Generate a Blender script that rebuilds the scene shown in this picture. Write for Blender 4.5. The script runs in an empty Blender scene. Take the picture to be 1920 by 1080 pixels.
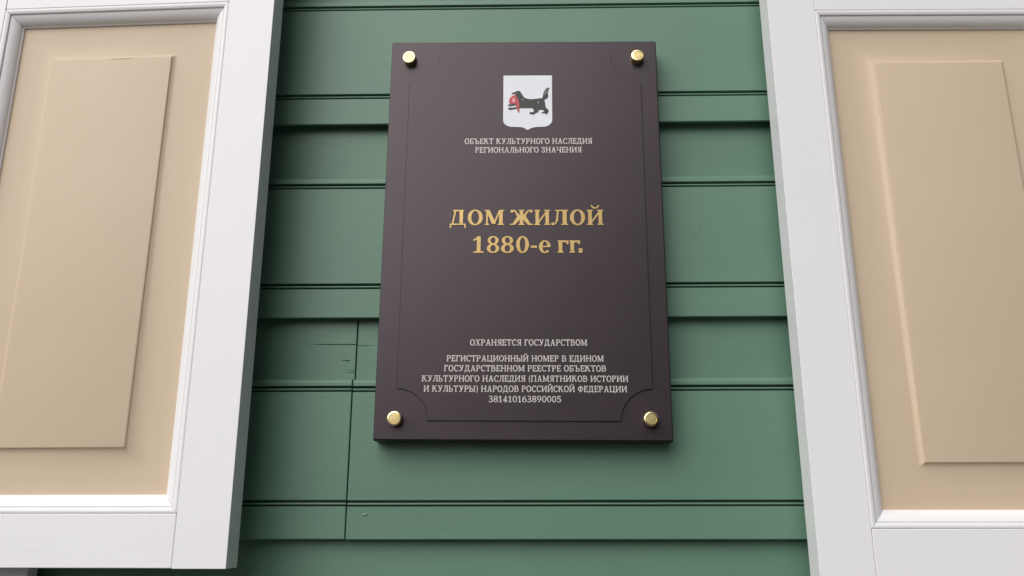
import bpy, bmesh, math, random
from mathutils import Vector, Matrix, noise
random.seed(7)
R = math.radians
scene = bpy.context.scene
COL = scene.collection

# ------------------------------------------------------------------ camera
F_PX, PITCH, YAW, ROLL = 1586.88, 0.270042, -0.0189195, -0.00009
cam_d = bpy.data.cameras.new("camera")
cam_d.sensor_width = 36.0
cam_d.lens = 36.0 * F_PX / 1920.0
cam_d.clip_start, cam_d.clip_end = 0.02, 500
cam = bpy.data.objects.new("camera", cam_d)
COL.objects.link(cam)
cy_, sy_ = math.cos(YAW), math.sin(YAW)
fwd = Vector((sy_ * math.cos(PITCH), cy_ * math.cos(PITCH), math.sin(PITCH)))
rgt = Vector((cy_, -sy_, 0)); up = rgt.cross(fwd)
r2 = math.cos(ROLL) * rgt + math.sin(ROLL) * up
u2 = -math.sin(ROLL) * rgt + math.cos(ROLL) * up
m = Matrix((r2, u2, -fwd)).transposed().to_4x4()
m.translation = Vector((0.0057, -1.18016, 1.69393))
cam.matrix_world = m
scene.camera = cam

# ------------------------------------------------------------------ light
SUN_EL, SUN_AZ = R(40), R(-34)          # azimuth measured from straight out of the wall, minus = to the left
sun_dir = Vector((math.sin(SUN_AZ) * math.cos(SUN_EL), -math.cos(SUN_AZ) * math.cos(SUN_EL), math.sin(SUN_EL)))
world = bpy.data.worlds.new("World"); scene.world = world
world.use_nodes = True
wn, wl = world.node_tree.nodes, world.node_tree.links
wn.clear()
sky = wn.new("ShaderNodeTexSky"); sky.sky_type = 'NISHITA'; sky.sun_disc = False
sky.sun_elevation = SUN_EL
sky.sun_rotation = math.atan2(sun_dir.x, sun_dir.y)
sky.air_density = 1.0; sky.dust_density = 6.0; sky.ozone_density = 0.6
hs = wn.new("ShaderNodeHueSaturation"); hs.inputs["Saturation"].default_value = 0.30   # milky overcast sky
bg = wn.new("ShaderNodeBackground"); bg.inputs["Strength"].default_value = 0.068
wo = wn.new("ShaderNodeOutputWorld")
wl.new(sky.outputs[0], hs.inputs["Color"]); wl.new(hs.outputs[0], bg.inputs[0]); wl.new(bg.outputs[0], wo.inputs[0])
sun_d = bpy.data.lights.new("sun", 'SUN'); sun_d.energy = 3.0; sun_d.angle = R(70)
sun_d.color = (1.0, 0.985, 0.968)
sun = bpy.data.objects.new("sun", sun_d); COL.objects.link(sun)
sun.rotation_euler = sun_dir.to_track_quat('Z', 'Y').to_euler()
sun.location = (0, -3, 6)
vs = scene.view_settings
vs.view_transform = 'Standard'; vs.look = 'None'; vs.exposure = -0.25; vs.gamma = 1.0
vs.use_curve_mapping = False

# ------------------------------------------------------------------ materials
def mat(name, base, rough=0.5, metal=0.0, spec=0.5, var=0.06, vscale=4.0, stretch=(1, 1, 1), bump=0.0, bscale=60.0,
        bstretch=(1, 1, 1), tint=None, rvar=0.0, coat=0.0, fine=0.0):
    M = bpy.data.materials.new(name); M.use_nodes = True
    nt = M.node_tree; n, l = nt.nodes, nt.links
    b = n["Principled BSDF"]
    b.inputs["Roughness"].default_value = rough; b.inputs["Metallic"].default_value = metal
    b.inputs["Specular IOR Level"].default_value = spec
    b.inputs["Coat Weight"].default_value = coat; b.inputs["Coat Roughness"].default_value = 0.25
    tc = n.new("ShaderNodeTexCoord")
    mp = n.new("ShaderNodeMapping"); mp.inputs["Scale"].default_value = stretch
    l.new(tc.outputs["Object"], mp.inputs[0])
    nz = n.new("ShaderNodeTexNoise"); nz.inputs["Scale"].default_value = vscale
    nz.inputs["Detail"].default_value = 6; nz.inputs["Roughness"].default_value = 0.6
    l.new(mp.outputs[0], nz.inputs["Vector"])
    cr = n.new("ShaderNodeValToRGB")
    lo = [c * (1 - var) for c in base]; hi = [min(1, c * (1 + var)) for c in base]
    if tint: lo = [a * t for a, t in zip(lo, tint)]
    cr.color_ramp.elements[0].position = 0.3; cr.color_ramp.elements[1].position = 0.7
    cr.color_ramp.elements[0].color = (*lo, 1); cr.color_ramp.elements[1].color = (*hi, 1)
    l.new(nz.outputs["Fac"], cr.inputs[0])
    src = cr.outputs[0]
    if fine:
        n3 = n.new("ShaderNodeTexNoise"); n3.inputs["Scale"].default_value = 350; n3.inputs["Detail"].default_value = 3
        l.new(mp.outputs[0], n3.inputs["Vector"])
        mr = n.new("ShaderNodeMapRange"); mr.inputs[3].default_value = 1 - fine; mr.inputs[4].default_value = 1 + fine
        l.new(n3.outputs["Fac"], mr.inputs[0])
        mx = n.new("ShaderNodeVectorMath"); mx.operation = 'SCALE'
        l.new(src, mx.inputs[0]); l.new(mr.outputs[0], mx.inputs["Scale"]); src = mx.outputs[0]
    l.new(src, b.inputs["Base Color"])
    if rvar:
        mr2 = n.new("ShaderNodeMapRange"); mr2.inputs[3].default_value = rough - rvar; mr2.inputs[4].default_value = rough + rvar
        l.new(nz.outputs["Fac"], mr2.inputs[0]); l.new(mr2.outputs[0], b.inputs["Roughness"])
    if bump:
        mp2 = n.new("ShaderNodeMapping"); mp2.inputs["Scale"].default_value = bstretch
        l.new(tc.outputs["Object"], mp2.inputs[0])
        nb = n.new("ShaderNodeTexNoise"); nb.inputs["Scale"].default_value = bscale; nb.inputs["Detail"].default_value = 5
        l.new(mp2.outputs[0], nb.inputs["Vector"])
        bp = n.new("ShaderNodeBump"); bp.inputs["Strength"].default_value = bump; bp.inputs["Distance"].default_value = 0.001
        l.new(nb.outputs["Fac"], bp.inputs["Height"]); l.new(bp.outputs[0], b.inputs["Normal"])
    return M

def add_object_tone(M, amount):
    nt = M.node_tree; n, l = nt.nodes, nt.links; b = n["Principled BSDF"]
    src = b.inputs["Base Color"].links[0].from_socket
    oi = n.new("ShaderNodeObjectInfo"); mr = n.new("ShaderNodeMapRange")
    mr.inputs[3].default_value = 1 - amount; mr.inputs[4].default_value = 1 + amount
    l.new(oi.outputs["Random"], mr.inputs[0])
    mx = n.new("ShaderNodeVectorMath"); mx.operation = 'SCALE'
    l.new(src, mx.inputs[0]); l.new(mr.outputs[0], mx.inputs["Scale"]); l.new(mx.outputs[0], b.inputs["Base Color"])
GREEN = mat("green_paint", (0.120, 0.232, 0.160), rough=0.45, var=0.065, vscale=3.0, stretch=(1, 1, 2.2), tint=(0.97, 0.99, 1.03),
            bump=0.18, bscale=26, bstretch=(0.9, 6, 6), rvar=0.05, fine=0.02)
add_object_tone(GREEN, 0.035)
WHITE = mat("white_paint", (0.818, 0.813, 0.832), rough=0.42, var=0.012, vscale=5, bump=0.22, bscale=30, bstretch=(5, 5, 0.8), rvar=0.05, fine=0.008)
WHITE_H = mat("white_paint_across", (0.818, 0.813, 0.832), rough=0.42, var=0.012, vscale=5, bump=0.22, bscale=30, bstretch=(0.8, 5, 5), rvar=0.05, fine=0.008)
TAN = mat("tan_paint", (0.592, 0.470, 0.342), rough=0.55, var=0.018, vscale=5, tint=(1.0, 0.985, 0.97), bump=0.15, bscale=40, bstretch=(4, 4, 0.8), fine=0.01)
BROWN = mat("brown_plaque_metal", (0.050, 0.037, 0.043), rough=0.36, metal=0.45, spec=0.45, coat=0.10, var=0.03, vscale=14, rvar=0.05, bump=0.05, bscale=250, fine=0.03)
BROWN2 = BROWN
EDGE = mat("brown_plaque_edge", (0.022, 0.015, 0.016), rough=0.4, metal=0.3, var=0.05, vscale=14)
BRASS = mat("polished_brass", (0.90, 0.74, 0.40), rough=0.24, metal=1.0, var=0.05, vscale=90)
BRASS_B = mat("brushed_brass", (0.66, 0.53, 0.25), rough=0.42, metal=1.0, var=0.12, vscale=160, bump=0.3, bscale=900)
GOLD = mat("gold_lettering", (0.50, 0.345, 0.140), rough=0.40, metal=0.7, var=0.12, vscale=60, fine=0.05)
SILVER = mat("pale_lettering", (0.62, 0.58, 0.56), rough=0.45, metal=0.15, var=0.10, vscale=160)
SHIELD_W = mat("shield_white", (0.79, 0.82, 0.87), rough=0.4, var=0.03, vscale=60)
BLACK = mat("print_black", (0.022, 0.024, 0.022), rough=0.4, var=0.15, vscale=150)
RED = mat("print_red", (0.50, 0.055, 0.07), rough=0.4, var=0.12, vscale=200)
PINK = mat("print_pink", (0.78, 0.36, 0.36), rough=0.4, var=0.06, vscale=200)
DARKWOOD = mat("bare_sheathing", (0.05, 0.045, 0.035), rough=0.9, var=0.2, vscale=12)
GLASS = mat("window_glass", (0.03, 0.035, 0.04), rough=0.05, var=0.05, spec=0.8)
STEEL = mat("painted_hinge", (0.62, 0.62, 0.62), rough=0.4, var=0.05)
PAVING = mat("paving_concrete", (0.115, 0.112, 0.106), rough=0.85, var=0.15, vscale=2.5, bump=0.5, bscale=40, fine=0.08)
ASPHALT = mat("asphalt", (0.05, 0.05, 0.052), rough=0.9, var=0.15, vscale=1.5, bump=0.5, bscale=60, fine=0.1)
KERB = mat("kerb_concrete", (0.25, 0.245, 0.235), rough=0.85, var=0.1, vscale=5)
PLINTH = mat("plinth_render", (0.22, 0.21, 0.20), rough=0.85, var=0.1, vscale=5, bump=0.5, bscale=50)

# ------------------------------------------------------------------ helpers
def link(name, me, material, parent=None, loc=(0, 0, 0), rot=(0, 0, 0)):
    if material: me.materials.append(material)
    o = bpy.data.objects.new(name, me); COL.objects.link(o)
    o.location = loc; o.rotation_euler = rot
    if parent: o.parent = parent
    return o

def empty(name, loc, label, cat, rot=(0, 0, 0), group=None):
    o = bpy.data.objects.new(name, None); COL.objects.link(o)
    o.empty_display_size = 0.1
    o.location = loc; o.rotation_euler = rot
    o["label"] = label; o["category"] = cat
    if group: o["group"] = group
    return o

def from_bm(bm, name):
    bmesh.ops.recalc_face_normals(bm, faces=bm.faces)
    me = bpy.data.meshes.new(name); bm.to_mesh(me); bm.free()
    return me

def box_me(x0, x1, y0, y1, z0, z1, bev=0.0012, seg=2):
    bm = bmesh.new()
    bmesh.ops.create_cube(bm, size=1)
    for v in bm.verts:
        v.co = Vector(((x0 + x1) / 2 + v.co.x * (x1 - x0), (y0 + y1) / 2 + v.co.y * (y1 - y0), (z0 + z1) / 2 + v.co.z * (z1 - z0)))
    if bev:
        bmesh.ops.bevel(bm, geom=list(bm.edges), offset=bev, segments=seg, profile=0.5, affect='EDGES')
    return from_bm(bm, "box")

def smooth(me, ang=32):
    for p in me.polygons: p.use_smooth = True
    me.set_sharp_from_angle(angle=R(ang))
    return me

def prism_me(polys, y_front, y_back, jitter=0.0):
    """polys: closed outlines (x, z); solid from y_back to y_front (front faces -Y)"""
    bm = bmesh.new()
    for k, pts in enumerate(polys):
        yf = y_front - jitter * k
        f = [bm.verts.new((x, yf, z)) for x, z in pts]
        b = [bm.verts.new((x, y_back, z)) for x, z in pts]
        ff = bm.faces.new(f); n = len(pts)
        for i in range(n):
            bm.faces.new((f[i], b[i], b[(i + 1) % n], f[(i + 1) % n]))
    bm.normal_update()
    tri = [fc for fc in bm.faces if len(fc.verts) > 4]
    bmesh.ops.triangulate(bm, faces=tri)
    return from_bm(bm, "prism")

# ------------------------------------------------------------------ the ground (setting)
def structure(name, me, material):
    o = link(name, me, material); o["kind"] = "structure"; return o
structure("pavement", box_me(-60, 60, -3.2, 0.3, -0.3, 0.0, 0), PAVING)
structure("kerb", box_me(-60, 60, -3.35, -3.203, -0.3, 0.004, 0.01), KERB)
structure("road", box_me(-60, 60, -60, -3.353, -0.4, -0.13, 0), ASPHALT)

# ------------------------------------------------------------------ plank wall
LAP0 = 1.6717; P = 0.3055; REC = 0.0165
# board profile: (z above its bottom edge, depth behind the front plane, group)
def board_profile():
    pr = [(0.0, 0.0048), (0.0, 0.0010), (0.0010, 0.0)]          # underside and bottom arris
    def bead(zc):
        return [(zc - 0.0034, 0.0), (zc - 0.0031, 0.0006), (zc - 0.0031, 0.0080), (zc - 0.0009, 0.0080), (zc - 0.0009, 0.0010),
                (zc - 0.0004, 0.0004), (zc + 0.0004, 0.0002), (zc + 0.0012, 0.0004), (zc + 0.0016, 0.0010),
                (zc + 0.0016, 0.0095), (zc + 0.0052, 0.0095), (zc + 0.0052, 0.0006), (zc + 0.0057, 0.0)]
    pr += [(0.020, 0.0)] + bead(0.0460) + [(0.075, 0.0), (0.125, 0.0), (0.17, 0.0)] + bead(0.2020)
    pr += [(0.2120, 0.0), (0.2150, 0.0006), (0.2168, 0.0022), (0.2178, 0.0050), (0.2181, REC)]
    pr += [(0.2300, REC), (0.2600, REC), (0.2900, REC), (P + 0.019, REC)]
    return pr
PROF = board_profile()
def board_me(x0, x1, seed, cracks=()):
    """cracks: (z, x_from, x_to, depth) splits that open toward x_to"""
    rnd = random.Random(seed)
    prof = list(PROF)
    extra = {}
    for zc, xa, xb, dp in cracks:
        base = REC if zc > 0.218 else 0.0
        for dz, kk in ((-0.0009, 0), (0.0, 1), (0.0007, 0)):
            prof.append((zc + dz, base + 1e-7)); extra[round(zc + dz, 5)] = (xa, xb, dp * kk)
    prof.sort(key=lambda t: 0) if False else None
    front = prof[:len(PROF)]
    add = prof[len(PROF):]
    if add:
        # insert crack points in order of height within flat runs
        merged = []
        for i, pt in enumerate(front):
            merged.append(pt)
            if i + 1 < len(front):
                a, b = pt[0], front[i + 1][0]
                ins = [q for q in add if a < q[0] <= b and abs(q[1] - pt[1]) < 1e-4]
                merged += sorted(ins)
        prof = merged
    else:
        prof = front
    nst = max(3, int((x1 - x0) / 0.03))
    xs = [x0, x0 + 0.0008] + [x0 + (x1 - x0) * i / nst for i in range(1, nst)] + [x1 - 0.0008, x1]
    for c in cracks:
        xs += [c[1] + (c[2] - c[1]) * t for t in (0.02, 0.15, 0.3, 0.45, 0.6, 0.75, 0.9)]
    xs = sorted(set(round(x, 5) for x in xs if x0 <= x <= x1))
    off = rnd.uniform(0, 50)
    verts, faces = [], []
    bow = lambda x: 0.0008 * noise.noise(Vector((x * 1.3 + off, seed * 3.1, 0)))
    zb = lambda x: 0.0007 * noise.noise(Vector((x * 1.7 + off, seed * 7.7, 5)))
    for j, x in enumerate(xs):
        edge = 0.0007 if j in (0, len(xs) - 1) else 0.0
        for z, d in prof:
            dd = d + edge + bow(x)
            # slight cupping of the flat faces and hand-planed unevenness
            dd += 0.00035 * noise.noise(Vector((x * 6 + off, z * 14, seed)))
            ck = extra.get(round(z, 5))
            if ck and abs(d - (REC if z > .218 else 0)) < 1e-3:
                xa, xb, dp = ck
                lo, hi = min(xa, xb), max(xa, xb)
                if lo <= x <= hi:
                    t = (x - xa) / (xb - xa); dd += dp * min(1, t * 1.6)
            zz = z + zb(x) * (1 if z < 0.3 else 0)
            verts.append((x, dd, zz))
        verts.append((x, 0.040, P + 0.019)); verts.append((x, 0.040, 0.022)); verts.append((x, 0.0050, 0.022))
    n = len(prof) + 3
    for j in range(len(xs) - 1):
        for i in range(n):
            a = j * n + i; b = j * n + (i + 1) % n
            faces.append((a, b, b + n, a + n))
    faces.append(tuple(range(n))); faces.append(tuple((len(xs) - 1) * n + i for i in reversed(range(n))))
    me = bpy.data.meshes.new("board"); me.from_pydata(verts, [], faces); me.update()
    bm = bmesh.new(); bm.from_mesh(me)
    bmesh.ops.recalc_face_normals(bm, faces=bm.faces)
    bmesh.ops.triangulate(bm, faces=[f for f in bm.faces if len(f.verts) > 4])
    bm.to_mesh(me); bm.free()
    return smooth(me, 9 if cracks else 25)

wall = empty("plank_wall", (0, 0, 0), "green painted wall of horizontal grooved planks behind the plaque and shutters", "wall")
WIN_X0, WIN_X1 = 0.860, 1.760            # window openings, both sides
joints = {0: (-0.2411, -0.2411)}
for k in range(-4, 8):
    z = LAP0 + k * P
    if k in (0, 1, 2, 3):                # rows beside the windows
        spans = [(-3.2, -WIN_X1), (-WIN_X0, WIN_X0), (WIN_X1, 3.2)]
    else:
        spans = [(-3.2, 3.2)]
    out = []
    for a, b in spans:
        js = {0: [-0.2411], -1: [0.98], -2: [-1.3], -3: [0.5], 4: [1.1], 5: [-0.7], 6: [1.9], 7: [0.1]}.get(k, [])
        js = [j for j in js if a < j < b]
        pts = [a] + js + [b]
        for i in range(len(pts) - 1):
            out.append((pts[i] + (0.0008 if i else 0), pts[i + 1] - (0.0008 if i < len(pts) - 2 else 0)))
    for i, (a, b) in enumerate(out):
        cr = ()
        if k == 0 and abs(b + 0.2419) < 1e-3:
            cr = ((0.2700, -0.315, b, 0.0022), (0.2462, -0.262, b - 0.008, 0.0030), (0.2285, -0.258, b, 0.0012), (0.2315, -0.256, b, 0.0008))
        if k == 0 and abs(a + 0.2403) < 1e-3:
            cr = ((0.2682, -0.214, a, 0.0010),)
        o = link("plank", board_me(a, b, k * 13 + i * 5 + 3, cr), GREEN, wall, (0, 0, z))
        if k == 0 and abs(a + 0.2403) < 1e-3:
            bm = bmesh.new()
            bmesh.ops.create_uvsphere(bm, u_segments=16, v_segments=8, radius=1)
            for v in bm.verts: v.co = Vector((v.co.x * 0.0046, v.co.y * 0.0016, v.co.z * 0.0026))
            link("nail_head", smooth(from_bm(bm, "nail")), GREEN, o, (-0.2149, 0.0002, 0.0322), (0, R(-12), 0))
# two hairline scuffs in the paint right of the plaque
SCUFF = mat("scuffed_paint", (0.085, 0.165, 0.120), rough=0.7, var=0.1)
host = next(o for o in wall.children if abs(o.location.z - (LAP0 + P)) < 1e-4 and min(v.co.x for v in o.data.vertices) < 0 < max(v.co.x for v in o.data.vertices))
for pts in ([(0.2462, 0.1140), (0.2545, 0.1225), (0.2586, 0.1290), (0.2622, 0.1356)], [(0.2762, 0.1380), (0.2796, 0.1400)]):
    yy = min(min(host.data.vertices, key=lambda v: (v.co.x - x) ** 2 + (v.co.z - z) ** 2).co.y for x, z in pts) - 0.00015
    L = []; Rr = []
    for i, (x, z) in enumerate(pts):
        w = 0.00035 if i in (0, len(pts) - 1) else 0.0007
        L.append((x - w, z)); Rr.append((x + w, z))
    link("scuff", prism_me([Rr + L[::-1]], yy, yy + 0.0004), SCUFF, host)
# sheathing behind the planks, and the plinth below them
link("sheathing", box_me(-3.2, -WIN_X1, 0.042, 0.10, 0.45, 4.1, 0), DARKWOOD, wall)
link("sheathing", box_me(-WIN_X0, WIN_X0, 0.042, 0.10, 0.45, 4.1, 0), DARKWOOD, wall)
link("sheathing", box_me(WIN_X1, 3.2, 0.042, 0.10, 0.45, 4.1, 0), DARKWOOD, wall)
for s in (-1, 1):
    xa, xb = sorted((s * WIN_X0, s * WIN_X1))
    link("sheathing", box_me(xa + .001, xb - .001, 0.042, 0.10, 0.45, 1.64, 0), DARKWOOD, wall)
    link("sheathing", box_me(xa + .001, xb - .001, 0.042, 0.10, 2.92, 4.1, 0), DARKWOOD, wall)
link("plinth", box_me(-3.2, 3.2, -0.05, 0.1, 0.0, 0.445, 0.006), PLINTH, wall)

# ------------------------------------------------------------------ house across the street (unseen behind the camera, added to darken the plaque's reflection at right)
LOG = mat("dark_log_wall", (0.060, 0.042, 0.030), rough=0.85, var=0.2, vscale=3)
ROOFM = mat("roof_sheet", (0.10, 0.09, 0.09), rough=0.6, var=0.1, vscale=3)
hs_ = empty("added_house", (10.6, -15, -0.13), "unseen dark timber house with a hipped roof, added across the street to darken the plaque reflection", "house")
link("wall", box_me(-9.5, 9.5, -8, 0, 0, 7.2, 0.02), LOG, hs_)
bm = bmesh.new()
ev = [bm.verts.new(p) for p in ((-10, -8.5, 7.2), (10, -8.5, 7.2), (10, 0.5, 7.2), (-10, 0.5, 7.2))]
rg = [bm.verts.new(p) for p in ((-6, -4, 9.8), (6, -4, 9.8))]
for f in ((0, 1, 2, 3),): bm.faces.new([ev[i] for i in f])
bm.faces.new((ev[3], ev[2], rg[1], rg[0])); bm.faces.new((ev[1], ev[0], rg[0], rg[1])); bm.faces.new((ev[0], ev[3], rg[0])); bm.faces.new((ev[2], ev[1], rg[1]))
link("roof", from_bm(bm, "roof"), ROOFM, hs_)
for zz in (1.4, 4.6):
    for k in range(6):
        xx = -7.6 + k * 3.04
        wf = link("window_frame", box_me(xx - .55, xx + .55, -0.02, 0.06, zz, zz + 1.7, 0.01), WHITE, hs_)
        link("pane", box_me(xx - .42, xx + .42, 0.062, 0.07, zz + .13, zz + 1.57, 0), GLASS, wf)

# ------------------------------------------------------------------ windows behind the shutters
def make_window(s, label):
    xa, xb = (s * WIN_X0, s * WIN_X1) if s > 0 else (s * WIN_X1, s * WIN_X0)
    w = empty("window", ((xa + xb) / 2, 0, 1.64), label, "window", group="windows beside the plaque")
    h = (xb - xa) / 2
    hh = 1.28                                                   # opening height
    cw, cy = 0.235 if s < 0 else 0.20, -0.026
    fr = 0.0
    wi, we = (0.235, 0.20)
    for side in (-1, 1):
        a = side * h; b = side * (h + ((0.210 if s < 0 else 0.20) if s * side < 0 else 0.12))
        x0, x1 = min(a, b), max(a, b)
        link("casing", box_me(x0, x1, cy, -0.0015, -0.10, hh, 0.002), WHITE, w)
        link("jamb", box_me(min(a, a - side * 0.035), max(a, a - side * 0.035), -0.001, 0.10, 0.0, hh - .036, 0.001), WHITE, w)
    link("head_casing", box_me(-h - 0.245, h + 0.245, cy - 0.004, -0.0015, hh + .0015, hh + 0.16, 0.003), WHITE_H, w)
    link("head_jamb", box_me(-h + .036, h - .036, -0.001, 0.10, hh - 0.035, hh, 0.001), WHITE_H, w)
    link("sill", box_me(-h - 0.0, h + 0.0, -0.06, 0.10, -0.035, -0.001, 0.003), WHITE_H, w)
    sash = link("sash", box_me(-0.022, 0.022, 0.045, 0.085, 0.0, hh - .036, 0.002), WHITE, w)
    for side in (-1, 1):
        a = side * (h - 0.037)
        link("sash_stile", box_me(min(a, a - side * 0.045), max(a, a - side * 0.045), 0.047, 0.083, 0.0, hh - .037, 0.002), WHITE, sash)
        b = side * 0.023
        x0, x1 = sorted((a - side * 0.046, b))
        for z0, z1 in ((0.0, 0.05), (0.80, 0.84), (hh - 0.087, hh - 0.037)):
            link("sash_rail", box_me(x0, x1, 0.049, 0.081, z0, z1, 0.002), WHITE_H, sash)
        link("pane", box_me(x0, x1, 0.063, 0.067, 0.051, 0.799, 0), GLASS, sash)
        link("pane", box_me(x0, x1, 0.063, 0.067, 0.841, hh - 0.088, 0), GLASS, sash)
    return w
make_window(-1, "white framed window whose open shutter leaf stands left of the plaque")
make_window(1, "white framed window whose open shutter leaf stands right of the plaque")

# ------------------------------------------------------------------ shutters
def moulding_me(x0, x1, z0, z1, side, prof, gap=0.00025):
    """one mitred side of a moulding frame inside the rectangle; prof = (inset, depth)"""
    bm = bmesh.new()
    A, B = [], []
    for w, d in prof:
        if side == 'b': a, b = (x0 + w, z0 + w), (x1 - w, z0 + w); g = (gap, 0)
        if side == 't': a, b = (x0 + w, z1 - w), (x1 - w, z1 - w); g = (gap, 0)
        if side == 'l': a, b = (x0 + w, z0 + w), (x0 + w, z1 - w); g = (0, gap)
        if side == 'r': a, b = (x1 - w, z0 + w), (x1 - w, z1 - w); g = (0, gap)
        A.append(bm.verts.new((a[0] + g[0], d, a[1] + g[1])))
        B.append(bm.verts.new((b[0] - g[0], d, b[1] - g[1])))
    n = len(prof)
    for i in range(n):
        j = (i + 1) % n
        bm.faces.new((A[i], A[j], B[j], B[i]))
    bm.faces.new(A); bm.faces.new(list(reversed(B)))
    return smooth(from_bm(bm, "moulding"), 28)

MOULD = [(0.0002, 0.030), (0.0002, 0.0012), (0.0008, 0.0003), (0.0018, 0.0), (0.0040, 0.0004), (0.0066, 0.0012), (0.0074, 0.0018),
         (0.0078, 0.0050), (0.0084, 0.0050), (0.0088, 0.0036), (0.0110, 0.0044), (0.0135, 0.0056), (0.0160, 0.0072), (0.0185, 0.0094),
         (0.0202, 0.0116), (0.0210, 0.0132), (0.0216, 0.0150), (0.0224, 0.0154), (0.0231, 0.0162), (0.0232, 0.0180), (0.0232, 0.030)]

def panel_me(x0, x1, z0, z1, margin=0.0595):
    rings = [(-0.005, 0.0186), (0.0, 0.0186), (margin - 0.028, 0.0180), (margin - 0.020, 0.0172), (margin - 0.013, 0.0161),
             (margin - 0.0075, 0.0147), (margin - 0.0035, 0.0131), (margin - 0.0010, 0.0117), (margin - 0.0002, 0.0097),
             (margin + 0.0006, 0.0093), (margin + 0.0020, 0.0090)]
    bm = bmesh.new()
    prev = None
    for w, d in rings:
        a, b, c, e = x0 + w, x1 - w, z0 + w, z1 - w
        # corners of the hand-run cove are slightly soft
        r = [bm.verts.new(p) for p in ((a, d, c), (b, d, c), (b, d, e), (a, d, e))]
        if prev:
            for i in range(4):
                bm.faces.new((prev[i], prev[(i + 1) % 4], r[(i + 1) % 4], r[i]))
        prev = r; first = r if w < 0 else first
    bm.faces.new(prev)
    bk = [bm.verts.new((v.co.x, 0.028, v.co.z)) for v in first]
    for i in range(4): bm.faces.new((first[i], first[(i + 1) % 4], bk[(i + 1) % 4], bk[i]))
    bm.faces.new(bk)
    return smooth(from_bm(bm, "panel"), 24)

TH = 0.037
def make_shutter(loc, rotz, width, s0, s1, zb, z_open, label, cat="shutter", bottom_rail=0.0655, h_open=0.730, hinge_at=0.0):
    """local x along the leaf, local y into the wall from the front face, z up from the bottom edge"""
    t = empty("shutter", loc, label, cat, (0, 0, rotz), "open panelled shutters on either side of the plaque")
    zt = bottom_rail + h_open + 0.080 + 0.36 + 0.0655
    # stiles run the full height, rails butt between them
    link("stile", box_me(0, s0, 0, TH, 0, zt, 0.0005, 2), WHITE, t)
    link("stile", box_me(width - s1, width, 0, TH, 0, zt, 0.0005, 2), WHITE, t)
    xa, xb = s0 + 0.0006, width - s1 - 0.0006
    o1, o2 = bottom_rail, bottom_rail + h_open
    p1, p2 = o2 + 0.080, o2 + 0.44
    for a, b in ((0.0005, o1), (o2, p1), (p2, zt - 0.0005)):
        link("rail", box_me(xa, xb, 0.0003, TH - 0.0004, a, b, 0.0010, 2), WHITE_H, t)
    for c, d in ((o1, o2), (p1, p2)):
        for side in 'btlr':
            mt = WHITE if side in 'lr' else WHITE_H
            link("moulding", moulding_me(s0, width - s1, c, d, side, MOULD), mt, t)
        link("panel", panel_me(s0 + 0.0232, width - s1 - 0.0232, c + 0.0232, d - 0.0232), TAN, t)
    # two plain butt hinges on the hinge side, behind the leaf
    for hz in (0.16, zt - 0.16):
        bm = bmesh.new()
        bmesh.ops.create_cone(bm, segments=16, radius1=0.006, radius2=0.006, depth=0.09, cap_ends=True)
        hx = hinge_at
        link("hinge", smooth(from_bm(bm, "hinge")), STEEL, t, (hx, TH + 0.007, hz))
    return t

def chip(t, x0, x1, z, y):
    """a paint chip along the arris of the raised panel"""
    p = next(o for o in t.children if o.name.startswith("panel"))
    pts = [(x0, z), (x0 + (x1 - x0) * .2, z - .0009), (x0 + (x1 - x0) * .55, z - .0013), (x0 + (x1 - x0) * .8, z - .0006), (x1, z)]
    link("paint_chip", prism_me([pts[:1] + pts[1:-1] + pts[-1:]], y - 0.00012, y + 0.0004), CHIP, p)
CHIP = mat("worn_tan_paint", (0.36, 0.27, 0.17), rough=0.8, var=0.1)
# left leaf: hinged at its far left edge, swung a little off the wall; its free edge is nearest the camera
TL = R(2.3); cl, sl = math.cos(TL), math.sin(TL)
left_leaf = make_shutter((-0.385 + cl * -0.458, -0.10 + sl * 0.458, 1.6390), -TL, 0.479, 0.0690, 0.0680, 0, 0,
             "white and tan panelled shutter left of the plaque, its bottom corner showing", hinge_at=0.0)
chip(left_leaf, 0.237, 0.270, 0.0655 + 0.730 - 0.0232 - 0.0595 - 0.0012, 0.0090)
# right leaf: hinged at its far right edge, lying almost flat
TR = R(-0.6); cr_, sr_ = math.cos(TR), math.sin(TR)
make_shutter((0.400 + cr_ * -0.0332, -0.066 + sr_ * 0.0332, 1.6200), -TR, 0.490, 0.0695, 0.0680, 0, 0,
             "white and tan panelled shutter right of the plaque, cut off below and at right", bottom_rail=0.0660, h_open=0.7445, hinge_at=0.490)

# ------------------------------------------------------------------ plaque
PZ = 2.1; YP = -0.036; PH = 0.0059356
plq = empty("plaque", (0, YP, PZ), "dark brown heritage plaque with a shield and Cyrillic lettering between the two shutters", "plaque", (0, PH, 0))
bm = bmesh.new()
bmesh.ops.create_cube(bm, size=1)
for v in bm.verts: v.co = Vector((v.co.x * 0.4, 0.0015 + v.co.y * 0.003, v.co.z * 0.6))
bmesh.ops.bevel(bm, geom=list(bm.edges), offset=0.0006, segments=2, profile=0.5, affect='EDGES')
link("base_plate", from_bm(bm, "plate"), BROWN, plq)
link("back_box", box_me(-0.2014, 0.2014, 0.0032, 0.0345, -0.3014, 0.3014, 0.0012), EDGE, plq)
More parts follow.
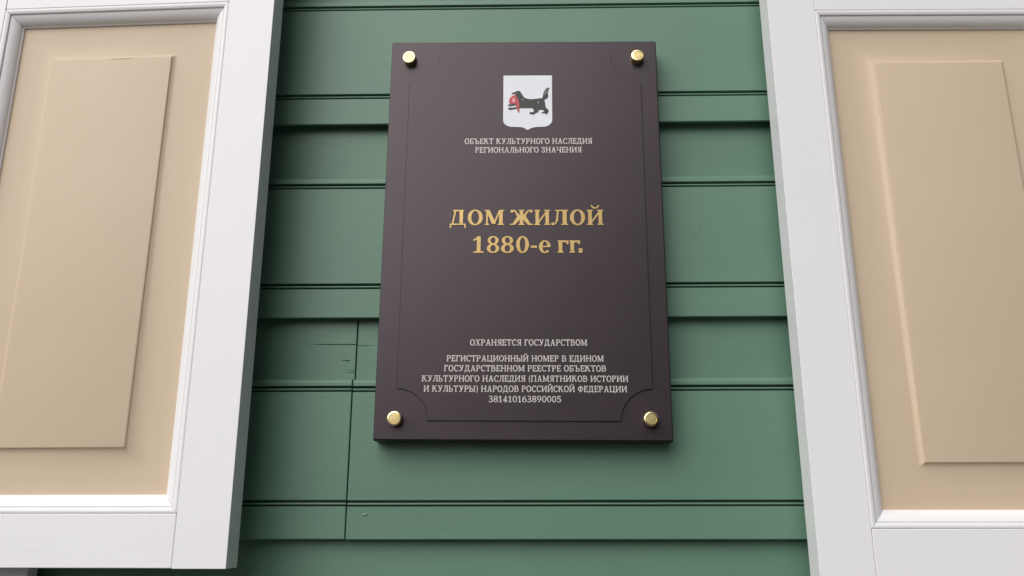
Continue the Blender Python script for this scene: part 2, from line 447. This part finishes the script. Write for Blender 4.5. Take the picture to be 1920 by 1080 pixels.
# raised field with scooped corners
def scooped(x0, x1, z0, z1, r, n=18):
    pts = []
    for cx, cz, a0, a1 in ((x0, z0, 90, 0), (x1, z0, 180, 90), (x1, z1, 270, 180), (x0, z1, 360, 270)):
        for i in range(n + 1):
            a = R(a0 + (a1 - a0) * i / n); pts.append((cx + r * math.cos(a), cz + r * math.sin(a)))
    return pts
FX = 0.1735
sc = scooped(-0.1715, 0.1755, -0.2750, 0.2730, 0.0435)
bm = bmesh.new()
def ins(pts, d):
    n = len(pts); out = []
    for i in range(n):
        a, b, c = Vector(pts[i - 1]), Vector(pts[i]), Vector(pts[(i + 1) % n])
        e1 = (b - a); e2 = (c - b)
        if e1.length < 1e-7 or e2.length < 1e-7: out.append(pts[i]); continue
        n1 = Vector((-e1.y, e1.x)).normalized(); n2 = Vector((-e2.y, e2.x)).normalized()
        k = (n1 + n2); k = k.normalized() / max(0.5, k.normalized().dot(n1)) if k.length > 1e-6 else n1
        out.append((b.x + k.x * d, b.y + k.y * d))
    return out
ringsets = [(sc, 0.0005), (sc, -0.0016), (ins(sc, 0.0004), -0.0021)]
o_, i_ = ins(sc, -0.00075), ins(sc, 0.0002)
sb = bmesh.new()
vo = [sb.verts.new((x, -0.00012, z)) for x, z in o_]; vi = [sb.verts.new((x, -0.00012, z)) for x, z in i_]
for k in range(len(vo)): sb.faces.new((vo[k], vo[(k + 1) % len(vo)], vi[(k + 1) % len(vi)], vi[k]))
link("field_shadow_line", from_bm(sb, "shadow_line"), EDGE, plq)  # flat dark strip painting the shadow line around the raised field
prev = None
for pts, y in ringsets:
    r = [bm.verts.new((x, y, z)) for x, z in pts]
    if prev:
        for i in range(len(r)): bm.faces.new((prev[i], prev[(i + 1) % len(r)], r[(i + 1) % len(r)], r[i]))
    prev = r
bm.faces.new(prev)
bmesh.ops.triangulate(bm, faces=[f for f in bm.faces if len(f.verts) > 4])
fld = link("raised_field", from_bm(bm, "field"), BROWN, plq)
fld.data.shade_flat()

# brass standoff caps
def cap_me():
    prof = [(0.0, 0.0068, 0), (0.0068, 0.0068, 0)]
    pr = [(0.0080, 0.0), (0.0094, 0.0), (0.0098, 0.0005), (0.0098, 0.0097), (0.0095, 0.0104), (0.0089, 0.0107), (0.0072, 0.0107), (0.0069, 0.0100)]
    bm = bmesh.new(); n = 40; prev = None
    for r, h in pr:
        ring = [bm.verts.new((r * math.cos(2 * math.pi * i / n), -h, r * math.sin(2 * math.pi * i / n))) for i in range(n)]
        if prev:
            for i in range(n): bm.faces.new((prev[i], prev[(i + 1) % n], ring[(i + 1) % n], ring[i]))
        prev = ring
    return smooth(from_bm(bm, "cap"), 30)
def disc_me():
    bm = bmesh.new(); n = 40
    prev = None
    for r, h in ((0.0069, 0.0100), (0.0055, 0.0101), (0.003, 0.01015)):
        ring = [bm.verts.new((r * math.cos(2 * math.pi * i / n), -h, r * math.sin(2 * math.pi * i / n))) for i in range(n)]
        if prev:
            for i in range(n): bm.faces.new((prev[i], prev[(i + 1) % n], ring[(i + 1) % n], ring[i]))
        prev = ring
    bm.faces.new(prev)
    return smooth(from_bm(bm, "disc"), 30)
cm, dm = cap_me(), disc_me()
cm.materials.append(BRASS); dm.materials.append(BRASS_B)
for i, (x, z) in enumerate(((-0.1716, 0.2694), (0.1713, 0.2697), (-0.1714, -0.2730), (0.1708, -0.2731))):
    c = link("screw_cap", cm, None, plq, (x, 0, z), (R((2, -3, 1.5, -2)[i]), 0, R((-5, 1, -1, 3)[i])))
    link("cap_face", dm, None, c)

# shield and beast
def mmp(pts): return [(x / 1000, z / 1000) for x, z in pts]
YF = -0.0021
shield = mmp([(-30.1, 241.4), (42.7, 241.4), (42.6, 167.0), (41.6, 163.8), (39.4, 160.9), (36.0, 158.4), (31.5, 157.0), (25, 156.7), (18.1, 156.5), (13.0, 155.4), (9.6, 153.7), (6.3, 151.6), (3.4, 153.7), (0.2, 155.4), (-4.4, 156.6), (-12, 156.8), (-18.7, 157.0), (-23.4, 158.4), (-26.9, 160.9), (-29.2, 163.8), (-30.0, 167.0)])
sh = link("shield", prism_me([shield], YF - 0.0006, YF + 0.0004), SHIELD_W, plq)
beast = mmp([(-18.0, 210.4), (-16.6, 212.2), (-14.9, 213.2), (-12.6, 214.0), (-10.8, 214.9), (-8.2, 215.9), (-6.7, 215.7), (-5.0, 214.6), (-3.6, 212.6), (-1.9, 209.6), (-0.4, 206.9), (1.6, 204.6), (4.0, 203.2), (6.8, 202.3), (13.0, 201.7), (21.2, 202.8), (25, 203.6), (27.4, 203.3), (28.6, 204.7), (29.0, 206.7), (29.2, 209.0), (29.7, 211.6), (30.8, 214.6), (32.1, 217.0), (34.7, 219.9), (36.6, 220.6), (39.2, 220.6), (37.6, 218.2), (37.0, 215.4), (35.9, 211.3), (37.2, 207.8), (36.6, 205.4), (35.1, 203.3), (31.0, 200.5), (32.0, 196.5), (32.5, 191.9), (33.5, 187.4), (36.6, 185.1), (37.4, 183.3), (37.1, 181.7), (36.2, 179.6), (35.0, 177.8), (33.5, 176.6), (32.6, 178.0), (31.4, 178.9), (28.4, 178.3), (27.8, 179.4), (26.8, 180.6), (30.4, 181.2), (30.9, 182.9), (27.3, 184.6), (23.2, 184.2), (22.2, 182.9), (22.2, 180.6), (18.6, 179.5), (17, 178.0), (15.0, 176.7), (13.6, 177.2), (11.9, 176.7), (10.2, 177.6), (8.9, 179.0), (9.4, 180.7), (13.0, 180.7), (15.5, 181.8), (15.0, 184.6), (13.0, 187.5), (8.9, 187.2), (-4.5, 187.3), (-9.6, 186.4), (-14.8, 185.3), (-21.0, 184.4), (-22.5, 185.9), (-22.2, 188.2), (-14.8, 188.2), (-9.1, 189.6), (-7.6, 192.1), (-7.4, 195), (-8.2, 198.9), (-9.3, 202.6), (-10.8, 205.8), (-13.4, 209.4)])
jaw = mmp([(-23.3, 193.1), (-17.9, 193.7), (-11.2, 193.7), (-10.3, 192.1), (-17.9, 190.8), (-22.2, 190.6)])
link("beast_emblem", prism_me([beast, jaw], YF - 0.0010, YF - 0.0005), BLACK, sh)
red = mmp([(-13.4, 207.8), (-15.9, 207.4), (-18.0, 206.0), (-20.2, 203.3), (-21.3, 200.1), (-21.5, 197.2), (-20.5, 194.6), (-14.8, 194.2), (-10.9, 193.2), (-10.9, 190.2), (-9.9, 187.0), (-8.9, 183.4), (-8.1, 180.5), (-6.9, 180.5), (-6.2, 182.2), (-6.0, 189.8), (-6.1, 193.4), (-6.8, 197.4), (-8.2, 201.6), (-9.3, 204.3), (-11.0, 207.1)])
link("red_sable", prism_me([red], YF - 0.0013, YF - 0.0009), RED, sh)
pinks = [mmp([(-14.4, 204.0), (-16.6, 202.0), (-16.9, 198.1), (-14.8, 196.3), (-12.6, 196.5), (-12.1, 200.1), (-13.0, 203)]),
         mmp([(-14.6, 209.4), (-12.9, 210.8), (-11.6, 209.6), (-12.3, 207.9), (-13.8, 207.9)])]
link("sable_highlight", prism_me(pinks, YF - 0.0016, YF - 0.0012), PINK, sh)
hl = [mmp([(34.4, 217.0), (31.6, 211.3), (31.0, 207.3), (32.6, 210.3), (34.9, 215.3)]),
      mmp([(-1.9, 201.7), (-0.2, 202.6), (-0.7, 200.2), (-2.1, 199.0)]), mmp([(21.6, 198.2), (22.8, 197.2), (22.4, 194.0), (21.4, 195.4)])]
GREY = mat("print_grey", (0.35, 0.36, 0.40), 0.4)
for q in hl: link("fur_highlight", prism_me([q], YF - 0.0013, YF - 0.0009), GREY, sh)

# ------------------------------------------------------------------ lettering: a serif alphabet drawn as strokes
class G:
    """collects stroke polygons of one glyph in cap-height units"""
    def __init__(s, S, T, F, E): s.p = []; s.S, s.T, s.F, s.E = S, T, F, E   # stem, thin, serif thickness, serif reach
    def rect(s, x0, z0, x1, z1): s.p.append([(x0, z0), (x1, z0), (x1, z1), (x0, z1)])
    def poly(s, pts): s.p.append(pts)
    def stem(s, xc, z0=0.0, z1=1.0, w=None, sb=True, st=True):
        w = w or s.S; s.rect(xc - w / 2, z0, xc + w / 2, z1)
        r = w / 2 + s.E
        if sb: s.serif(xc, z0, r, 1)
        if st: s.serif(xc, z1, r, -1)
    def serif(s, xc, z, r, d):
        s.poly([(xc - r, z), (xc + r, z), (xc + r, z + d * s.F * .75), (xc + r * .6, z + d * s.F * 1.15), (xc - r * .6, z + d * s.F * 1.15), (xc - r, z + d * s.F * .75)])
    def line(s, x0, z0, x1, z1, w):                    # slanted stroke cut level at its ends
        s.poly([(x0 - w / 2, z0), (x0 + w / 2, z0), (x1 + w / 2, z1), (x1 - w / 2, z1)])
    def bar(s, x0, x1, z, t=None): t = t or s.T; s.rect(x0, z - t / 2, x1, z + t / 2)
    def ring(s, cx, cz, rx, rz, sx, sz, a0=0, a1=360, n=28):
        o = []; i = []
        n = max(4, int(n * abs(a1 - a0) / 360))
        for k in range(n + 1):
            a = R(a0 + (a1 - a0) * k / n)
            o.append((cx + rx * math.cos(a), cz + rz * math.sin(a)))
            i.append((cx + (rx - sx) * math.cos(a), cz + (rz - sz) * math.sin(a)))
        for k in range(n): s.p.append([o[k], o[k + 1], i[k + 1], i[k]])
    def bowl(s, x, z0, z1, xr, w, t):                  # D-shaped bowl from x to xr between z0 and z1
        h = (z1 - z0) / 2; rx = min(xr - x, h * 1.05); cx = xr - rx
        s.rect(x, z0, cx, z0 + t); s.rect(x, z1 - t, cx, z1)
        s.ring(cx, z0 + h, rx, h, w, t, -90, 90, 36)

def glyph(ch, S, T, F, E):
    g = G(S, T, F, E); h = S / 2; e = E
    if ch == ' ': return [], 0.36
    if ch in 'ОO': g.ring(.45, .5, .45, .525, S * 1.05, T * 1.1, 0, 360, 36); return g.p, .90
    if ch == 'С':
        g.ring(.45, .5, .45, .525, S * 1.05, T * 1.1, 52, 322, 36)
        g.rect(.70, .70, .70 + T * 1.1, 1.0); return g.p, .80
    if ch == 'Д':
        b = .10
        g.stem(.70, b, 1.0, sb=False, st=False); g.bar(.18, .86, 1 - T / 2); g.bar(.0, .98, T * .6)
        g.line(.17, T, .34, 1.0, T * 1.15)
        g.poly([(.0, T * 1.0), (T * 1.1, T * 1.0), (T * .9, -.20), (-.01, -.20)]); g.poly([(.98 - T, T), (.98, T), (.99, -.20), (.99 - T * .9, -.20)])
        return g.p, .98
    if ch == 'Л':
        w = .92; g.stem(w - e - h, 0, 1, st=False); g.bar(.22, w, 1 - T / 2)
        g.poly([(.33, 1.0), (.33 + T * 1.1, 1.0), (.30 + T * .8, .30), (.24 + T * .4, .08), (.13, -.02), (.20, .13), (.27, .35)])
        g.ring(.085, .075, .085, .095, .083, .093, 0, 360, 14); g.bar(.08, .16, .03, T * .9); return g.p, w
    if ch == 'М':
        w = 1.16; t = T * 1.15; xl = e + t / 2 + .02; xr = w - e - h
        g.stem(xl, 0, 1, t, st=False); g.stem(xr, 0, 1, st=False)
        g.line(w * .49, .0 + .08, e + h, 1.0, S * 1.05); g.line(w * .49, .08, w - e - S * .8, 1.0, t)
        g.rect(0, 1 - F, S + e, 1); g.rect(w - S - e, 1 - F, w, 1); return g.p, w
    if ch == 'Ж':
        w = 1.44; c = w / 2; g.stem(c, 0, 1)
        for s_ in (-1, 1):
            X = lambda v: c + s_ * v
            g.poly([(X(h * .6), .47), (X(h * .6), .60), (X(.30), .86), (X(.40), 1.0), (X(.56), 1.0), (X(.48), .93), (X(.38), .80), (X(.26), .56)])
            g.ring(X(.60), .905, .095, .10, .09, .095, 0, 360, 14)
            g.poly([(X(h * .6), .40), (X(h * .6), .56), (X(.26), .58), (X(.47 + S * .55), F * .5), (X(.47 - S * .45), F * .5)])
            g.rect(min(X(.40), X(c)), 0, max(X(.40), X(c)), F)
        return g.p, w
    if ch in 'ИЙ':
        w = 1.0; a = e + h; g.stem(a); g.stem(w - a)
        g.line(a + h * .4, .12, w - a - h * .4, .88, T * 1.4)
        if ch == 'Й':
            g.ring(w / 2, 1.27, .23, .20, T * .9, T * 1.15, 185, 355, 30)
            g.ring(w / 2 - .20, 1.26, .06, .06, .058, .058, 0, 360, 10); g.ring(w / 2 + .20, 1.26, .06, .06, .058, .058, 0, 360, 10)
        return g.p, w
    if ch in 'НП':
        w = 1.0; a = e + h; g.stem(a); g.stem(w - a)
        if ch == 'Н': g.bar(a, w - a, .52)
        else: g.bar(a, w - a, 1 - T * .6, T * 1.2)
        return g.p, w
    if ch == 'Ц':
        w = 1.02; a = e + h; g.stem(a); g.stem(w - a - .04); g.bar(a, w, T * .6, T * 1.2); g.rect(w - T, -.20, w, T); return g.p, w
    if ch == 'Ч':
        w = .94; a = e + h; g.stem(w - a); g.stem(a, .55, 1, sb=False)
        g.poly([(a - h, .58), (a + h, .56), (a + h * 1.6, .47), (w - a, .47), (w - a, .36), (a + h, .36), (a - h * .3, .44)]); return g.p, w
    if ch in 'ЕE':
        w = .76; a = e + h; g.stem(a); g.bar(a, w, 1 - T * .6, T * 1.2); g.bar(a, w, T * .6, T * 1.2); g.bar(a, w - .16, .52)
        g.rect(w - T, .76, w, 1); g.rect(w - T, 0, w + .01, .26); g.rect(w - .16 - T * .8, .40, w - .16, .64); return g.p, w
    if ch == 'Г':
        w = .72; a = e + h; g.stem(a); g.bar(a, w, 1 - T * .6, T * 1.2); g.rect(w - T, .72, w, 1); return g.p, w
    if ch == 'Т':
        w = .86; g.stem(w / 2, 0, 1, st=False); g.bar(0, w, 1 - T * .6, T * 1.2); g.rect(0, .74, T, 1); g.rect(w - T, .74, w, 1); return g.p, w
    if ch in 'РВБЬЪЫЯ':
        a = e + h
        if ch == 'Р': g.stem(a); g.bowl(a, .44, 1.0, .76, S, T); return g.p, .78
        if ch == 'В': g.stem(a); g.bowl(a, .50, 1.0, .74, S, T); g.bowl(a, .0, .50 + T, .82, S, T); return g.p, .84
        if ch == 'Б': g.stem(a); g.bowl(a, .0, .56, .80, S, T); g.bar(a, .76, 1 - T * .6, T * 1.2); g.rect(.76 - T, .76, .76, 1); return g.p, .82
        if ch == 'Ь': g.stem(a); g.bowl(a, .0, .56, .78, S, T); return g.p, .80
        if ch == 'Ъ':
            g.stem(a + .20, st=False); g.bowl(a + .20, .0, .56, .98, S, T); g.bar(0, a + .20 + h, 1 - T * .6, T * 1.2); g.rect(0, .76, T, 1); return g.p, 1.0
        if ch == 'Ы': g.stem(a); g.bowl(a, .0, .56, .74, S, T); g.stem(.80 + a); return g.p, .80 + 2 * a
        if ch == 'Я':
            w = .86; b = G(S, T, F, E); b.stem(a); b.bowl(a, .44, 1.0, .76, S, T)
            b.poly([(a + .08, .50), (a + .08 + S, .50), (.74 + S * .1, F * .5), (.74 - S * .9, F * .5)]); b.rect(.58, 0, .86, F)
            g.p = [[(w - x, z) for x, z in reversed(q)] for q in b.p]; return g.p, w
    if ch == 'К':
        w = .94; a = e + h; g.stem(a)
        g.poly([(a, .42), (a, .56), (.58, 1 - F * .5), (.58 + T * 1.2, 1 - F * .5), (.36 + T, .62)])
        g.poly([(.34, .60), (.34 + S, .66), (.80 + h, F * .5), (.80 - h, F * .5)]); g.rect(.62, 0, w, F); g.rect(.50, 1 - F, .84, 1); return g.p, w
    if ch == 'А':
        w = .96; g.line(.17, 0, .46, 1.0, T * 1.15); g.line(.79, 0, .50, 1.0, S); g.bar(.24, .70, .32)
        g.rect(.0, 0, .34, F); g.rect(.60, 0, w, F); return g.p, w
    if ch == 'У':
        w = .94; g.line(.52, .30, .20, 1.0, S); g.poly([(.76 - T * .5, 1), (.76 + T * .7, 1), (.46 + T, .16), (.30, -.01), (.15, .0), (.15, .10), (.30, .11), (.40, .22)])
        g.rect(0, 1 - F, .38, 1); g.rect(.60, 1 - F, w, 1); g.ring(.155, .075, .075, .08, .07, .075, 0, 360, 12); return g.p, w
    if ch == 'Х':
        w = .94; g.line(.76, 0, .18, 1.0, S); g.line(.16, 0, .76, 1.0, T * 1.15)
        g.rect(0, 0, .32, F); g.rect(.60, 0, w, F); g.rect(0, 1 - F, .36, 1); g.rect(.60, 1 - F, w - .02, 1); return g.p, w
    if ch == 'Ф':
        w = 1.0; g.stem(.5); g.ring(.5, .51, .5, .36, S, T, 0, 360, 34); return g.p, w
    if ch == 'З':
        w = .72; g.ring(.34, .745, .32, .27, S, T, -80, 150, 26); g.ring(.34, .265, .36, .285, S, T, -155, 88, 26)
        g.rect(.22, .49 - T / 2 + .01, .40, .49 + T / 2 + .02); g.rect(.04, .70, .04 + T, .95); g.rect(0, .06, T, .30); return g.p, w
    if ch == '(':
        g.ring(.42, .42, .36, .70, T * 1.4, T * .8, 118, 242, 40); return g.p, .36
    if ch == ')':
        g.ring(.02, .42, .36, .70, T * 1.4, T * .8, -62, 62, 40); return g.p, .42
    if ch == '.': r = S * .62; g.rect(0, 0, r * 2, r * 2); return g.p, r * 2
    if ch == '-': g.rect(0, .30, .36, .30 + T * 1.6); return g.p, .36
    if ch == '0': g.ring(.36, .5, .36, .52, S * .95, T, 0, 360, 34); return g.p, .72
    if ch == '1':
        g.rect(.34 - h, 0, .34 + h, 1.0); g.rect(.06, 0, .62, F * 1.1); g.poly([(.02, .80), (.06, .70), (.34 - h * .8, .84), (.34 + h, 1.0), (.34, 1.0)]); return g.p, .66
    if ch == '8':
        g.ring(.36, .755, .32, .265, S * .85, T, 0, 360, 28); g.ring(.36, .265, .36, .285, S * .95, T, 0, 360, 30); return g.p, .72
    if ch == '3':
        g.ring(.32, .755, .31, .265, S * .85, T, -80, 155, 26); g.ring(.32, .265, .36, .285, S * .95, T, -160, 88, 26); g.rect(.20, .475, .38, .475 + T * 1.2); return g.p, .70
    if ch == '4':
        g.rect(.46 - h, 0, .46 + h, 1.0); g.bar(.0, .74, .28, T * 1.2); g.poly([(.0, .24), (T * 1.3, .24), (.46, .86), (.46, 1.0)]); g.rect(.24, 0, .68, F); return g.p, .74
    if ch == '5':
        g.ring(.32, .31, .37, .33, S * .95, T, -160, 120, 30); g.rect(.10, .47, .10 + T, 1.0); g.rect(.10, 1 - T * 1.7, .62, 1.0); return g.p, .70
    if ch == '6':
        g.ring(.37, .31, .36, .33, S * .9, T, 0, 360, 30); g.ring(.66, .31, .65, .71, S * .85, T, 100, 180, 40); return g.p, .74
    if ch == '9':
        g.ring(.36, .69, .36, .33, S * .9, T, 0, 360, 30); g.ring(.07, .69, .65, .71, S * .85, T, -80, 0, 40); return g.p, .74
    if ch == 'е':
        g.ring(.35, .37, .35, .39, S * .95, T, 0, 320, 34); g.bar(.10, .66, .38, T * .9); return g.p, .70
    if ch == 'г':
        w = .62; a = e * .7 + h; g.rect(a - h, 0, a + h, .75); g.serif(a, 0, h + e * .7, 1); g.rect(0, .75 - F, a, .75); g.rect(a, .75 - T * 1.4, w, .75); g.rect(w - T * 1.4, .52, w, .75); return g.p, w
    raise KeyError(ch)

def extents(polys):
    xs = [x for q in polys for x, _ in q]; return min(xs), max(xs)

def clean(q):
    a = sum(q[i][0] * q[(i + 1) % len(q)][1] - q[(i + 1) % len(q)][0] * q[i][1] for i in range(len(q)))
    return q if a > 0 else list(reversed(q))

def text_line(txt, x0, x1, base, cap, gap=0.10, S=.17, T=.105, F=.085, E=.085, y0=YF, hgt=0.00035):
    cur = 0; polys = []
    for ch in txt:
        p, w = glyph(ch, S, T, F, E)
        for q in p: polys.append([(x + cur, z) for x, z in q])
        cur += w + gap
    a, b = extents(polys); k = (x1 - x0) / (b - a)
    out = [clean([(x0 + (x - a) * k, base + z * cap) for x, z in q]) for q in polys]
    return prism_me(out, y0 - hgt, y0 + 0.0002, 0.0000006)

for txt, x0, x1, b, c in (("ОБЪЕКТ КУЛЬТУРНОГО НАСЛЕДИЯ", -86.3, 100.9, 129.6, 8.8), ("РЕГИОНАЛЬНОГО ЗНАЧЕНИЯ", -70.6, 85.4, 115.7, 8.8),
                          ("ОХРАНЯЕТСЯ ГОСУДАРСТВОМ", -72.6, 88.3, -172.1, 8.6), ("РЕГИСТРАЦИОННЫЙ НОМЕР В ЕДИНОМ", -104.4, 110.4, -194.3, 8.5),
                          ("ГОСУДАРСТВЕННОМ РЕЕСТРЕ ОБЪЕКТОВ", -107.5, 113.3, -208.0, 8.5), ("КУЛЬТУРНОГО НАСЛЕДИЯ (ПАМЯТНИКОВ ИСТОРИИ", -137.6, 142.9, -222.1, 8.5),
                          ("И КУЛЬТУРЫ) НАРОДОВ РОССИЙСКОЙ ФЕДЕРАЦИИ", -134.6, 140.9, -236.1, 8.5), ("381410163890005", -46.1, 51.7, -249.9, 8.5)):
    link("inscription_line", text_line(txt, x0 / 1000, x1 / 1000, b / 1000, c / 1000), SILVER, plq)

M1 = [-105.1, -82.1, -79.5, -57.9, -55.4, -27.4, -18.9, 14.1, 15.9, 38.7, 39.9, 64.4, 67.0, 88.5, 91.1, 114.8]
M2 = [-71.1, -56.0, -51.4, -33.8, -31.3, -13.2, -9.8, 8.3, 10.8, 19.6, 22.5, 39.3, 48.9, 64.3, 65.7, 80.7, 78.6, 84.0]
for word, xs, base, cap in (("ДОМЖИЛОЙ", M1, 3.2, 23.0), ("1880-егг.", M2, -38.5, 24.6)):
    for i, ch in enumerate(word):
        p, w = glyph(ch, .215, .085, .080, .080)
        a, b = extents(p); x0, x1 = xs[2 * i] / 1000, xs[2 * i + 1] / 1000
        k = (x1 - x0) / (b - a); cp = cap / 1000
        out = [clean([(x0 + (x - a) * k, base / 1000 + z * cp) for x, z in q]) for q in p]
        link("letter", prism_me(out, YF - 0.0009, YF + 0.0002, 0.0000012), GOLD, plq)
